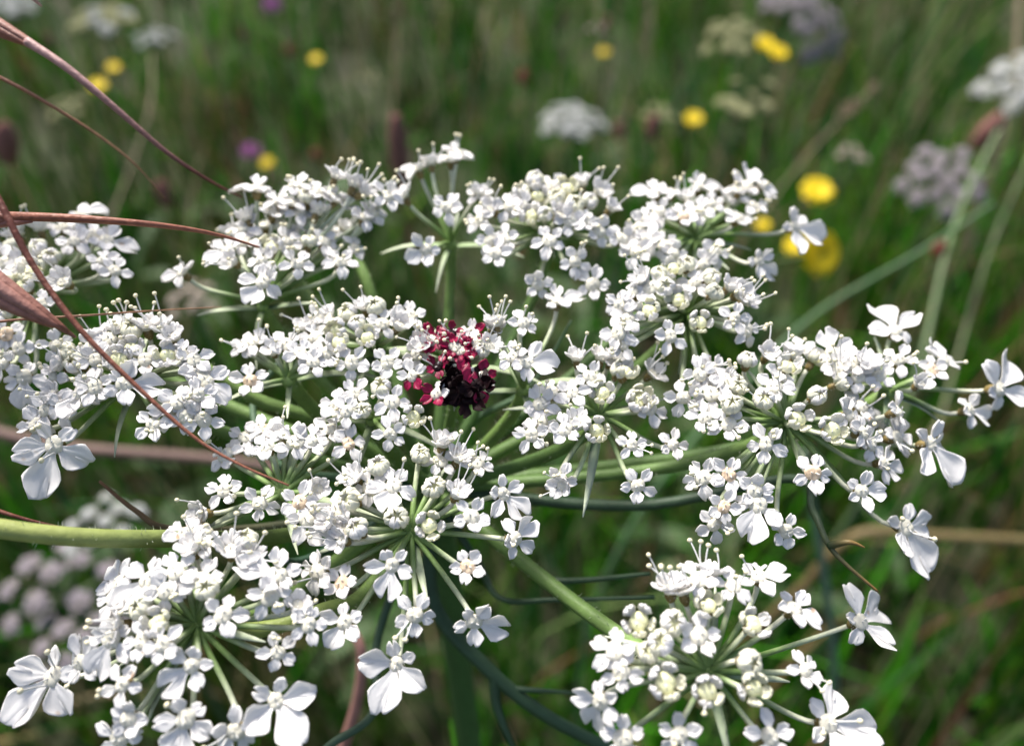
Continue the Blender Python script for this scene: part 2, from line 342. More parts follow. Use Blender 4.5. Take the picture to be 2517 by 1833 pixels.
# name: (hub, depth offset mm, dome height mm, floret scale, axis lean towards camera, florets)
UMB = [
 ('R1 260 830', 0, 5, 1.0, 0, '''R1 500,320,z,590,220 250,410,s 380,400,o 460,490,o 570,450,o 660,480,z,730,490 110,450,s 90,530,b 30,620,o 140,620,o 250,540,b 320,600,b 210,680,c 150,770,c
   400,740,s 640,610,o 710,670,o 60,750,b 250,880,o 50,920,b 40,1060,k 120,1150,o 150,1330,z,160,1400 350,1130,o 10,1240,o 40,560,s'''),
 ('R1 850 1370', -2, 5, 1.0, 0, '''R1 600,1080,s 740,1030,s 820,1050,b 910,1020,s 1000,1030,s 1075,1080,s 450,1185,b 560,1140,o 680,1090,o 820,1160,c 1040,1200,c 1120,1190,o
   380,1260,s 490,1250,b 590,1220,o 740,1225,c 900,1220,o 330,1330,o 500,1420,z,500,1500 590,1390,o 770,1370,z,860,1380 340,1430,s 280,1530,z,190,1570 390,1520,o 1200,1220,o 1220,1300,o
   1270,1350,z,1340,1400 1100,1480,o 1230,1440,o 1150,1570,o 1040,1530,o 950,1620,o 1260,1590,o 230,1625,o RD 120,985,Z,110,1050'''),
 ('R1 1630 890', 0, 6, 1.0, 0, '''R2 330,410,z,250,360 570,390,o 710,430,o 820,340,s 930,390,s 820,470,o 990,430,s 540,500,o 270,600,s 430,560,o 600,560,o 700,560,s 250,660,o 380,640,o 480,660,b 600,680,o 690,690,o
   790,690,o 860,660,s 170,690,s 250,740,o 420,780,c 520,740,o 650,760,b 750,740,o 580,880,o 360,860,o 150,790,z,60,920 180,870,s 370,990,z,340,1060 850,870,o 940,780,o 1050,560,o 1140,460,o 1000,590,o 470,490,o 640,490,b R1 1130,680,z,1000,720'''),
 ('R2 1530 760', 2, 7, 1.0, 0, '''R2 1530,230,z,1620,220 1330,290,z,1260,230 1240,460,s 1510,530,o 1380,790,z,1230,880 1700,440,s 1410,260,s 1580,190,o'''),
 ('R3 650 580', 0, 6, 1.0, 0, '''R3 200,330,o 380,400,o 270,420,s 460,320,b 540,250,b 640,270,o 740,290,c 830,260,s 560,340,c 680,360,b 780,400,b 870,380,b 940,310,s 1010,410,s 520,460,c 600,450,b 760,490,o 360,600,o 270,610,o
   630,610,o 300,690,o 200,480,o 460,400,o 690,450,s 850,480,o 940,550,o 1080,600,o 790,740,o 900,880,o 560,880,o'''),
 ('R3 1530 610', 1, 4.5, 1.0, 0, '''R3 1290,310,z,1180,290 1390,310,o 1560,270,z,1650,240 1480,350,s 1460,460,k 1550,430,o 1640,380,o 1860,270,z,1900,160 1950,270,z,2010,270 1800,290,o 1800,470,o 1900,390,o 1230,480,o 1310,430,o 1180,530,o
   2150,520,Z,2250,560 1930,740,z,2040,810 1340,640,o 1240,600,o 1400,690,o 1660,680,o 1170,680,o 1720,360,s 1590,760,o'''),
 ('R3 1470 1080', 0, 6, 1.0, 0, '''R3 1310,830,b 1400,790,c 1480,770,b 1350,900,b 1430,980,c 1620,850,b 1640,940,b 1530,870,o 1740,900,s 1810,940,s 1850,980,s 1150,930,o 1070,1010,o 1250,1050,c 1120,1090,o 1060,1180,o
   1380,1200,o 1560,1120,c 1850,1160,o 1780,1090,o 1090,1250,o 1260,900,o 1200,850,s 1560,1440,o 1640,1410,o 1460,1580,o 1700,1480,o'''),
 ('RH 950 850', -1, 5, .86, 0, '''RH 470,560,s 700,450,p 870,390,p 920,560,q 1150,370,h 1180,480,h 1000,620,q 1080,640,p 700,830,p 930,700,q 350,960,h 960,960,P 1040,1130,P 1230,1080,P 1110,1270,P 1300,960,h 680,1200,h 1290,640,b 1400,560,s
   1450,300,s 900,1120,P 1180,1100,P 620,480,q 1020,480,o'''),
 ('R2 1060 1420', 0, 5, .95, 0, '''R2 640,1270,s 830,1290,c 780,1210,s 900,1200,b 1080,1160,b 1020,1340,c 1110,1250,o 1280,1200,o 1210,1260,s 840,1370,c 770,1430,o 690,1330,o 920,1490,o 1140,1490,o 1340,1370,s 1000,1150,s 960,1260,b 1320,1440,o 720,1210,o'''),
 ('R2 530 1600', -1, 3.5, .95, 0, '''R2 310,1360,o 430,1420,s 600,1430,o 520,1380,o 290,1600,k 680,1490,o 250,1390,o'''),
 ('R5 1300 330', 0, 4, .95, 0, '''R5 1080,230,o 1190,170,o 1240,280,b 1350,150,b 1420,220,o 1410,420,o 1550,320,c 1140,280,o'''),
 ('R5 750 790', 0, 3, .98, 0, '''R5 620,390,k 650,500,o 820,470,o 920,460,o 1040,390,o 1150,480,k 390,550,o 510,440,o 380,770,o 600,850,o 850,840,k 890,950,z,930,990 220,980,k 240,910,s 960,760,s 720,440,s'''),
 ('R5 1540 1030', 0, 3.6, 1.0, 0, '''R5 1190,690,s 1340,640,b 1430,740,z,1420,830 1180,830,b 1590,560,b 1720,590,o 1830,570,s 1950,600,o 1680,760,b 1820,790,s 1450,940,b 1650,990,c 1910,930,o 1220,1020,b 1080,890,o 1040,970,s
   1110,1080,s 2110,790,z,2200,880 2180,1070,z,2250,1020 1420,1230,z,1390,1380 1890,1240,k 1110,1340,k 960,1270,o 1560,1540,o R7 920,880,z,1090,950 440,1140,Z,360,1330 120,880,z,60,1000 R5 1730,480,s 1290,750,o 1140,1000,s'''),
 ('R6 1230 900', 0, 4, 1.0, 0, '''R6 1190,430,s 1270,400,o 1440,440,s 1530,490,s 1090,570,o 740,640,z,640,550 920,620,z,880,660 1250,620,o 1290,690,b 1030,690,o 700,740,o 900,790,b 980,890,c 1380,840,o 1670,730,o 1720,590,z,1650,570
   740,900,s 690,990,z,640,1130 1010,1020,o 880,1000,o 1190,1150,z,1090,1230 760,1270,o 330,1220,Z,200,1420 500,1130,z,550,1090 740,1600,o 800,1480,o 1150,1480,z,1110,1620 1720,1070,o 1710,1370,Z,1800,1560 1910,900,o 1840,780,s 1460,1560,o 1150,330,o 1530,400,b'''),
 ('R4 770 990', 0, 4, 1.0, 0, '''R4 550,610,b 680,560,s 820,570,s 880,520,o 800,640,c 960,600,c 490,760,b 420,710,o 650,850,b 970,820,b 1110,740,b 860,960,c 1070,1030,c 450,880,b 290,950,o 440,990,o 330,800,o 670,1110,o 960,1290,k
   1270,1040,o 1260,880,o 1380,990,o 1490,910,o 1320,1110,o 1480,1070,z,1600,1030 1400,1230,z,1600,1310 1260,1400,z,1370,1400 440,1300,k 280,1320,o 620,1490,z,580,1600 410,1500,k 350,1610,o 720,760,o
   1690,1110,Z,1760,1290 R8 1340,320,o 2080,300,Z,2220,560 R4 760,700,o 1180,930,o 600,1400,o'''),
 ('R4 1420 790', 3, 4, 1.0, 0, '''R4 1470,410,Z,1420,240 1080,550,z,1070,520 1490,590,o 1370,690,o 1620,740,s 1700,650,k 1770,590,z,1780,560 1930,900,z,2060,940 2110,770,Z,2190,660 1200,610,o 1300,620,s 1240,700,o 1120,640,s'''),
 ('RP 2160 280', 0, 3.6, .95, 0, '''R3 800,1340,s 950,1340,s 1020,1350,o 1100,1430,c 880,1450,o 1050,1430,b 1270,1430,s 640,1550,o 770,1550,o 960,1560,c 1190,1590,c RP 1620,160,o 1540,450,o 1620,320,o 1850,400,o 1960,330,s 2140,410,c 1810,860,o
   RD 1400,985,o 1412,1075,o 1490,985,o 1440,905,o 1410,895,c 1245,1075,s'''),
 ('R8 850 1190', 0, 3.6, 1.0, 0, '''R8 620,680,s 800,620,o 870,590,s 860,790,c 1010,660,o 1170,600,z,1250,600 430,880,c 630,890,b 570,1020,b 490,1080,b 800,970,o 1130,900,c 1390,800,z,1500,880 280,1060,o 320,1190,o 590,1260,c 1090,1130,b 850,1310,c
   1130,1290,c 1460,1180,o 1800,880,Z,1930,800 1600,1510,Z,1810,1540 190,1370,z,100,1510 330,1600,o 680,1580,o 1240,1590,o 700,690,s'''),
 ('R3 470 1530', 0, 6, .95, 0, '''R3 680,980,z,780,940 470,1120,o 490,1360,z,610,1390 300,1130,s 400,1330,o'''),
]
def parse(hub_s, txt):
    r, x, y = hub_s.split(); g_ = REG[r]; hub = (g_[0] + float(x) * g_[2], g_[1] + float(y) * g_[2]); L = []
    cur = None
    for tk in txt.split():
        if tk[0] == 'R': cur = REG[tk]; continue
        q = tk.split(',')
        f = lambda a, b: (cur[0] + float(a) * cur[2], cur[1] + float(b) * cur[2])
        L.append((f(q[0], q[1]), q[2], f(q[3], q[4]) if len(q) > 3 else None))
    return hub, L

HUBC = px(1062, 1200, 0.090)                              # where the rays meet
BASE = Vector((HUBC.x + .012, HUBC.y - .03, 0))
plant = empty('wild_carrot', BASE)
tag(plant, 'wild carrot flower head of white florets with a dark purple centre, in sharp focus', 'flower')
G0, G1, G2 = (.075, .155, .042), (.22, .33, .10), (.62, .68, .48)  # G0 is darkened: shade under the head put into the ray colour
DKG = (.035, .075, .035)
st = MB()
pts = bez(HUBC, HUBC - U * .09, Vector((BASE.x, BASE.y, .2)), BASE, 24)
st.tube([p - BASE for p in pts], [MM * (1.9 + .9 * i / 24) for i in range(25)], 12, 0, [lerp(G0, DKG, .4)] * 25)
st.ball(HUBC - BASE, 2.6 * MM, 2.6 * MM, 2.2 * MM, 12, 8, 0, G0)
st.build('stem', [M['stalk']], plant)

def bracteole_mesh(L, w_, droop):
    mb = MB(); rows = []; cols = []
    for i in range(7):
        t = i / 6; x = L * t; z = L * (.25 * t - droop * t * t); ww = w_ * (math.sin(math.pi * min(1, .18 + .82 * t)) ** .7) * (1 - .4 * t) + .05 * MM
        rows.append([(x, -ww, z + ww * .5), (x, 0, z), (x, ww, z + ww * .5), (x, 0, z - .15 * MM)])
        cols.append(lerp((.20, .30, .12), (.55, .60, .45), t))
    mb.grid(rows, 0, cols, True); return mb.mesh('bracteole', [M['stalk']])
BRM = [bracteole_mesh(MM * L, MM * w_, d) for L, w_, d in ((7, .40, .2), (9, .45, .35), (6, .35, .05), (8, .38, .5))]

JOBS = []
ui = 0
for hub_s, dz, hgt, fs, lean, txt in UMB:
    (hx, hy), L = parse(hub_s, txt)
    zc = zplane(hy, -.004) + dz * MM
    H = px(hx, hy, zc)
    out = (H - HUBC); out = out - U * out.dot(U)
    A = (U + out * 8.0).normalized()
    hg = hgt * MM; kc = 28.0
    um = MB()
    um.ball((0, 0, 0), .75 * MM, .75 * MM, .6 * MM, 8, 5, 0, G1)
    # ray
    ray = MB()
    Rv = H - HUBC
    c1 = HUBC + U * Rv.dot(U) * .25 + (Rv - U * Rv.dot(U)) * .42
    c2 = H - A * (.28 * Rv.length)
    rp = bez(HUBC, c1, c2, H, 18)
    sh = random.uniform(0, .5); gg = lerp(G0, lerp(G1, (.30, .42, .10), .4), sh)
    rr = random.uniform(.60, .78) * MM
    rows = []; side = None
    ray.tube([p - HUBC for p in rp], [rr * (1.05 - .15 * i / 18) for i in range(19)], 12, 0, [lerp(gg, G1, (i / 18) ** 2 * .7) for i in range(19)])
    # ridges along the ray
    for k in range(4):
        o_ = [(p - HUBC) + (RGT * math.cos(k * 1.57 + .5) + CUP * math.sin(k * 1.57 + .5)) * rr * .82 for p in rp]
        ray.tube(o_, rr * .22, 5, 0, [lerp(gg, G1, .55)] * 19, cap=False)
    bristles(ray, [p - HUBC for p in rp], rr, 70, (.5, .55, .4))
    ray.build('ray', [M['stalk']], plant, HUBC - BASE)
    items = []
    for (fx, fy), kind, tgt in L:
        d = (FWD + RGT * ((fx - 1258.5) / FPX) - CUP * ((fy - 916.5) / FPX))
        def f(t):
            q = CAM + d * t - H; h_ = q.dot(A); r2 = (q - A * h_).length_squared
            return h_ - (hg - kc * r2)
        t0 = zc - .022; t = None; prev = f(t0)
        for i in range(1, 120):
            tt = t0 + .044 * i / 119; c = f(tt)
            if prev > 0 >= c: t = tt; break
            prev = c
        if t is None: t = zc
        t += random.uniform(-.5, .5) * MM
        P = CAM + d * t
        q = P - H; h_ = q.dot(A); rv = q - A * h_
        nrm = (A + rv * 2 * kc * 1.5).normalized()
        toc = (CAM - P).normalized()
        wc = dict(o=.45, k=.5, z=.4, Z=1.0, h=.4, q=.3, p=.25, P=.5, s=-.12, c=.28, b=.15)[kind]
        n = (nrm + toc * wc + Vector((random.gauss(0, 1), random.gauss(0, 1), random.gauss(0, 1))) * .16).normalized()
        if tgt: xd = px(tgt[0], tgt[1], t) - P
        else:
            a_ = random.uniform(0, 6.28); xd = RGT * math.cos(a_) + CUP * math.sin(a_)
        xd = xd - n * xd.dot(n)
        if xd.length < 1e-9: xd = RGT - n * RGT.dot(n)
        xd.normalize()
        rot = Matrix((xd, n.cross(xd), n)).transposed()
        sc = fs * random.uniform(.84, 1.04) * dict(b=.90, s=.98, c=1.0, o=1.03, k=1.02, P=1.1, p=1.1, q=1.1, z=1.06, Z=1.18).get(kind, 1)
        items.append((P, rot, sc, kind, n, t))
        # pedicel
        bpt = P - n * 1.25 * MM * sc - H
        ln = bpt.length
        pd = bez(Vector((0, 0, 0)), (A * .35 + bpt.normalized() * .65) * ln * .4, bpt - n * ln * .30, bpt, 9)
        tip = lerp(G2, (.75, .74, .62), random.random())
        um.tube(pd, [MM * (.27 - .05 * i / 9) for i in range(10)], 7, 0, [lerp(lerp(G1, G0, .4), tip, sst(.30, .98, i / 9)) for i in range(10)])
    uo = um.build('umbellet', [M['stalk']], plant, H - BASE)
    for it in items: JOBS.append((uo, H, it))
    nb = 4
    for k in range(nb):
        a_ = 6.28 * k / nb + random.uniform(-.5, .5)
        xd = RGT * math.cos(a_) + A.cross(RGT).normalized() * math.sin(a_); xd = (xd - A * xd.dot(A)).normalized()
        rot = Matrix((xd, A.cross(xd), A)).transposed()
        link('bracteole', random.choice(BRM), uo, -A * .4 * MM, rot.to_euler(), random.uniform(.8, 1.15))
    ui += 1

JOBS.sort(key=lambda j: j[2][5] / (j[2][2] * dict(Z=1.7, z=1.3).get(j[2][3], 1)))
NF = len(JOBS)
rest_v = []; rest_f = []; rest_m = []; nv0 = 0
for i, (uo, H, (P, rot, sc, kind, n, t)) in enumerate(JOBS):
    me = random.choice(FLO[kind])
    if i < 300:
        o = link('floret', me, uo, P - H, rot.to_euler(), sc)
        if kind in 'pP': o['label'] = 'dark purple floret' if kind == 'P' else 'crimson floret'
        elif kind in 'hq': o['label'] = 'floret with crimson petals' if kind == 'q' else 'half white, half crimson floret'
    else:
        if nv0 == 0: slots = list(me.materials)
        co = np.empty(len(me.vertices) * 3, 'f'); me.vertices.foreach_get('co', co); co = co.reshape(-1, 3)
        co = co @ np.array(rot, 'f').T * sc + np.array(P - BASE, 'f')
        rest_v.append(co)
        for p in me.polygons: rest_f.append([v + nv0 for v in p.vertices]); rest_m.append(p.material_index)
        nv0 += len(co)
if rest_v:
    me = bpy.data.meshes.new('floret_cluster'); me.from_pydata(np.vstack(rest_v).tolist(), [], rest_f)
    for m_ in slots: me.materials.append(m_)
    me.polygons.foreach_set('material_index', rest_m); me.polygons.foreach_set('use_smooth', [True] * len(rest_f)); me.update()
    o = link('floret_cluster', me, plant, (0, 0, 0)); o['kind'] = 'stuff'
print('florets', NF)

# extra rays leaving towards umbellets beyond the frame, and the bracts below the head
def path_part(name, P, r0, r1, c0, c1, mats, parent, base, n=8, power=1, forks=(), cp=1):
    mb = MB(); S = spline(P, 8); m = len(S)
    mb.tube([p - base for p in S], [r0 + (r1 - r0) * (i / (m - 1)) ** power for i in range(m)], n, 0, [lerp(c0, c1, (i / (m - 1)) ** cp) for i in range(m)])
    if n == 12: bristles(mb, [p - base for p in S], r1, 160, (.5, .55, .4))
    for (t, Q, ra, ca, cb) in forks:
        a = S[int(t * (m - 1))]; T = spline([a] + Q, 6); k = len(T)
        mb.tube([p - base for p in T], [ra * (1 - .85 * i / (k - 1)) for i in range(k)], n, 0, [lerp(ca, cb, i / (k - 1)) for i in range(k)])
    return mb.build(name, mats, parent)
SK = [M['stalk']]
path_part('ray', [HUBC, dp(880, 850, .095), dp(822, 650, .094), dp(785, 570, .0945), dp(745, 520, .093)], .7 * MM, .62 * MM, G0, G1, SK, plant, BASE, 12)
path_part('ray', [HUBC, dp(850, 880, .092), dp(720, 715, .089), dp(668, 640, .088), dp(650, 600, .087)], .75 * MM, .7 * MM, G0, (.32, .42, .16), SK, plant, BASE, 12)
path_part('ray', [HUBC, dp(850, 1010, .088), dp(700, 930, .084), dp(560, 880, .082), dp(430, 800, .080)], .7 * MM, .65 * MM, G0, G1, SK, plant, BASE, 12)
path_part('ray', [HUBC, dp(660, 1180, .078), dp(390, 1192, .068), dp(120, 1185, .062), dp(-260, 1130, .058)], .75 * MM, .75 * MM, G0, (.33, .36, .11), SK, plant, BASE, 12)
path_part('ray', [HUBC, dp(820, 1300, .078), dp(720, 1350, .072), dp(560, 1395, .069), dp(455, 1360, .0665)], .75 * MM, .7 * MM, G0, (.30, .35, .10), SK, plant, BASE, 12)
path_part('bract', [HUBC, dp(1150, 1240, .088), dp(1230, 1285, .084), dp(1440, 1270, .083)], .75 * MM, .2 * MM, DKG, DKG, SK, plant, BASE)
path_part('bract', [HUBC, dp(1060, 1250, .09), dp(1110, 1325, .086), dp(1230, 1328, .084), dp(1450, 1322, .083)], .5 * MM, .2 * MM, DKG, DKG, SK, plant, BASE)
path_part('bract', [HUBC, dp(960, 1330, .09), dp(1080, 1480, .088), dp(1220, 1590, .088), dp(1420, 1690, .09)], .95 * MM, .7 * MM, DKG, DKG, SK, plant, BASE, forks=[(.55, [dp(1100, 1560, .088), dp(1130, 1640, .088), dp(1180, 1740, .09)], .8 * MM, DKG, DKG), (.6, [dp(1220, 1530, .087), dp(1350, 1540, .087)], .4 * MM, DKG, DKG)])
path_part('bract', [HUBC, dp(840, 1400, .09), dp(830, 1570, .083), dp(730, 1650, .08), dp(660, 1720, .08)], .5 * MM, .4 * MM, DKG, (.07, .12, .07), SK, plant, BASE)
path_part('bract', [HUBC, dp(1400, 1120, .088), dp(1750, 1060, .083), dp(1800, 1130, .075), dp(1845, 1220, .072), dp(1945, 1310, .071)], .75 * MM, .10 * MM, (.05, .09, .05), (.22, .11, .03), SK, plant, BASE, cp=7, forks=[(.78, [dp(1880, 1200, .071), dp(1915, 1212, .071)], .4 * MM, DKG, (.3, .16, .05))])
path_part('bract', [HUBC, dp(640, 1160, .085), dp(390, 1172, .076), dp(300, 1130, .074), dp(220, 1065, .073)], .6 * MM, .12 * MM, (.05, .10, .06), (.20, .10, .05), SK, plant, BASE)
path_part('bract', [HUBC, dp(780, 1060, .086), dp(620, 1030, .082), dp(560, 900, .085), dp(620, 800, .088)], .55 * MM, .3 * MM, (.06, .12, .07), (.12, .2, .12), SK, plant, BASE)
path_part('bract', [HUBC, dp(700, 1230, .082), dp(600, 1235, .075), dp(480, 1215, .074)], .5 * MM, .3 * MM, (.06, .12, .08), (.08, .14, .10), SK, plant, BASE)
path_part('bract', [HUBC, dp(1040, 940, .094), dp(1170, 860, .09), dp(1265, 710, .086)], .55 * MM, .12 * MM, (.07, .14, .07), (.2, .3, .18), SK, plant, BASE)

# ------------------------------------------------------------------ reddish awned grass at the left
RB, RD_, PK = (.23, .085, .05), (.085, .022, .016), (.44, .27, .25)
gb = dp(-420, 2000, .11); gb = Vector((gb.x - .02, gb.y, 0))
brome = empty('awned_grass', gb)
tag(brome, 'reddish brown grass with long thin awns crossing in front of the white florets', 'grass')
top = dp(-560, 300, .078)
sm = MB(); S = bez(gb, gb + Vector((0, 0, .3)), top - CUP * .06, top, 24)
sm.tube([p - gb for p in S], [MM * (1.1 - .5 * i / 24) for i in range(25)], 8, 0, [lerp((.12, .14, .05), RB, i / 24) for i in range(25)])
sm.build('stem', [M['awn']], brome)
def spikelet(c, tip, awns, near):
    sp = MB(); ax = tip - c; L = ax.length; ax.normalize()
    for k in range(5):
        off = (RGT.cross(ax).normalized() * math.cos(k * 1.26) + ax.cross(RGT.cross(ax)).normalized() * math.sin(k * 1.26)) * .5 * MM
        Q = [c + off * .3 + ax * L * .12 * k * .5, c + off * 1.6 + ax * L * (.3 + .05 * k), tip - ax * L * (.04 * k) + off * .35]
        S = spline(Q, 6); m = len(S)
        sp.tube([p - gb for p in S], [MM * (.12 + .62 * math.sin(math.pi * (i / (m - 1)) ** .8)) for i in range(m)], 8, 0, [lerp(PK, RB, (i / (m - 1)) * .9 + .1 * (k % 2)) for i in range(m)])
    S = bez(near, near + (c - near) * .3 + CUP * .004, c - ax * .01, c, 10)
    sp.tube([p - gb for p in S], .3 * MM, 6, 0, [RB] * 11)
    so_ = sp.build('spikelet', [M['awn']], brome)
    for P, ra, rb, ca, cb in awns:
        S = spline(P, 10); m = len(S); a = MB()
        a.tube([p - gb for p in S], [MM * (ra + (rb - ra) * (i / (m - 1))) for i in range(m)], 8, 0, [lerp(ca, cb, min(1, i / (m - 1) * 1.3)) for i in range(m)])
        a.build('awn', [M['awn']], so_)
stemp = lambda t: bez(gb, gb + Vector((0, 0, .3)), top - CUP * .06, top, 24)[int(t * 24)]
spikelet(dp(-330, -120, .080), dp(140, 140, .078), [
    ([dp(60, 92, .078), dp(150, 152, .078), dp(250, 235, .079), dp(360, 330, .081), dp(450, 392, .083), dp(535, 438, .085)], .48, .10, PK, RD_)], stemp(1))
spikelet(dp(-380, 20, .079), dp(-120, 120, .079), [
    ([dp(-130, 115, .079), dp(0, 172, .079), dp(110, 232, .080), dp(220, 302, .082), dp(300, 365, .084), dp(365, 440, .087)], .25, .07, RB, lerp(RB, (.3, .2, .1), .5))], stemp(.95))
spikelet(dp(-260, 480, .070), dp(70, 486, .068), [
    ([dp(-60, 478, .069), dp(120, 482, .068), dp(280, 492, .069), dp(400, 505, .071), dp(490, 522, .073), dp(575, 548, .075)], .46, .09, RB, RB)], stemp(.9))
spikelet(dp(-300, 60, .068), dp(-90, 270, .064), [
    ([dp(-100, 260, .064), dp(0, 448, .062), dp(75, 590, .062), dp(180, 732, .062), dp(310, 862, .0625), dp(430, 968, .063), dp(530, 1028, .0635), dp(640, 1075, .064)], .34, .07, RD_, RB)], stemp(.97))
spikelet(dp(-200, 520, .062), dp(165, 748, .064), [
    ([dp(-190, 745, .068), dp(0, 712, .069), dp(200, 698, .070), dp(340, 688, .073), dp(490, 680, .078)], .16, .05, RB, lerp(RB, (.3, .2, .1), .5))], stemp(.88))
spikelet(dp(-330, 980, .068), dp(-90, 1095, .068), [
    ([dp(-100, 1090, .068), dp(0, 1132, .068), dp(100, 1160, .069), dp(215, 1182, .070)], .24, .07, RB, RD_)], stemp(.7))
spikelet(dp(-160, -160, .074), dp(45, -22, .074), [
    ([dp(40, -28, .074), dp(70, -5, .074), dp(92, 14, .075)], .35, .08, PK, PK)], stemp(1))

# ------------------------------------------------------------------ meadow flora behind
FL = [M['flora']]
GS = (.07, .12, .035)
def stem_to(root, base, head, r=.9, c=GS, axis=None):
    s_ = MB(); ax = axis or Vector((0, 0, 1)); L = (head - base).length
    P = bez(base, base + Vector((random.uniform(-.03, .03), random.uniform(-.03, .03), L * .45)), head - ax * L * .3, head, 14)
    s_.tube([p - base for p in P], [MM * r * (1.2 - .4 * i / 14) for i in range(15)], 7, 0, [c] * 15)
    s_.build('stem', FL, root)
def leaves(root, n=3, L=.08, c=(.05, .1, .03)):
    for k in range(n):
        a = random.uniform(0, 6.28); m_ = MB(); rows = []
        for i in range(6):
            t = i / 5; w_ = .008 * math.sin(math.pi * (.1 + .88 * t)); x = L * t; z = .05 + L * (.9 * t - .8 * t * t)
            rows.append([(x * math.cos(a) - w_ * math.sin(a), x * math.sin(a) + w_ * math.cos(a), z + .003), (x * math.cos(a), x * math.sin(a), z), (x * math.cos(a) + w_ * math.sin(a), x * math.sin(a) - w_ * math.cos(a), z + .003)])
        m_.grid(rows, 0, [c] * 6); m_.build('leaf', FL, root)
def foot(h): return Vector((h.x + random.uniform(-.02, .02), h.y + random.uniform(0, .04), 0))

def ray_petal(L, w_, col):
    mb = MB(); rows = []
    for i in range(5):
        t = i / 4; ww = w_ * (.35 + .65 * math.sin(math.pi * (.15 + .6 * t))); zz = L * (.30 * t - .25 * t * t)
        rows.append([(L * t, -ww, zz + .1 * ww), (L * t, 0, zz), (L * t, ww, zz + .1 * ww)])
    mb.grid(rows, 0, [col] * 5); return mb.mesh('petal', FL)
YP = [ray_petal(.0095, .0022, (.78, .60, .008)), ray_petal(.0075, .0024, (.74, .55, .006))]
def yellow_flower(x, y, z, size, label, group=None, axis=None):
    h = dp(x, y, z); b = foot(h); r = empty('yellow_flower', b); tag(r, label, 'flower', group)
    ax = (axis or Vector((random.uniform(-.3, .3), -.5, 1))).normalized()
    stem_to(r, b, h, .8, GS, ax)
    q = ax.to_track_quat('Z', 'Y').to_matrix()
    c = MB(); c.ball((0, 0, 0), .0028 * size, .0028 * size, .002 * size, 9, 5, 0, (.62, .42, .005), bump=.15); c.ball((0, 0, -.003 * size), .003 * size, None, .004 * size, 8, 5, 0, (.06, .10, .03))
    co = c.build('flower_centre', FL, r, h - b); co.rotation_euler = q.to_euler()
    for lay in range(2):
        for k in range(9):
            a = 6.283 * (k + lay * .5) / 9
            o = link('petal', YP[lay], r, h - b + q @ Vector((0, 0, .0008 * lay)), (q @ Matrix.Rotation(a, 3, 'Z') @ Matrix.Rotation(-.25 * lay, 3, 'Y')).to_euler(), size)
    leaves(r, 3)
far = 'small yellow flowers far back in the grass'
farl = 'small yellow flower far back in the blurred grass, standing alone'
yellow_flower(1815, 560, .30, .95, 'largest bright yellow flower just behind the white florets', axis=Vector((.5, -.9, .6)))
yellow_flower(1762, 545, .36, .55, 'small yellow flower partly hidden behind a white floret', axis=Vector((-.2, -.6, 1)))
yellow_flower(1810, 424, .44, .95, 'round yellow flower behind the largest yellow flower')
yellow_flower(1695, 98, .62, .8, 'yellow flower of the touching pair below the lilac-grey seed head', 'pair of yellow flowers')
yellow_flower(1724, 118, .60, .8, 'yellow flower of the touching pair below the lilac-grey seed head', 'pair of yellow flowers')
yellow_flower(1537, 264, .70, .85, farl, far)
yellow_flower(700, 132, .85, .7, farl, far)
yellow_flower(1338, 116, .95, .75, farl, far)
yellow_flower(590, 362, .6, .6, 'dull yellow flower next to the mauve clover head')
yellow_flower(218, 190, .62, .7, 'yellow flower beside the upper reddish awn', 'two yellow flowers near the awns')
yellow_flower(252, 150, .68, .6, 'yellow flower beside the upper reddish awn', 'two yellow flowers near the awns')
yellow_flower(1690, 500, .5, .5, 'tiny dull orange-yellow flower between the white florets', axis=Vector((0, -.2, 1)))

def umbellet_blob(col, n=16, r=.005, s=.0012):
    mb = MB()
    for k in range(n):
        a = k * 2.4; q = r * math.sqrt((k + .5) / n); z = .0025 - 70 * q * q + random.uniform(-.0005, .0005)
        c = Vector((q * math.cos(a), q * math.sin(a), z)); a0 = random.uniform(0, 6)
        cc = lerp(col, (col[0] * .85, col[1] * .86, col[2] * .7), random.random())
        for j in range(4):
            e = c + Vector((math.cos(a0 + j * 1.57), math.sin(a0 + j * 1.57), .1)) * s * .8
            mb.ball(e, s * .75, s * .75, s * .35, 6, 3, 0, cc)
        mb.tube([(0, 0, -.006), c], .0002, 4, 0, [GS, GS], cap=False)
    return mb.mesh('umbellet', FL)
UW = [umbellet_blob((.55, .56, .57)) for _ in range(3)]
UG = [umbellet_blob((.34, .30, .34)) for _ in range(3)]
UCr = [umbellet_blob((.40, .40, .22)) for _ in range(3)]
UP = [umbellet_blob((.50, .42, .38)) for _ in range(3)]
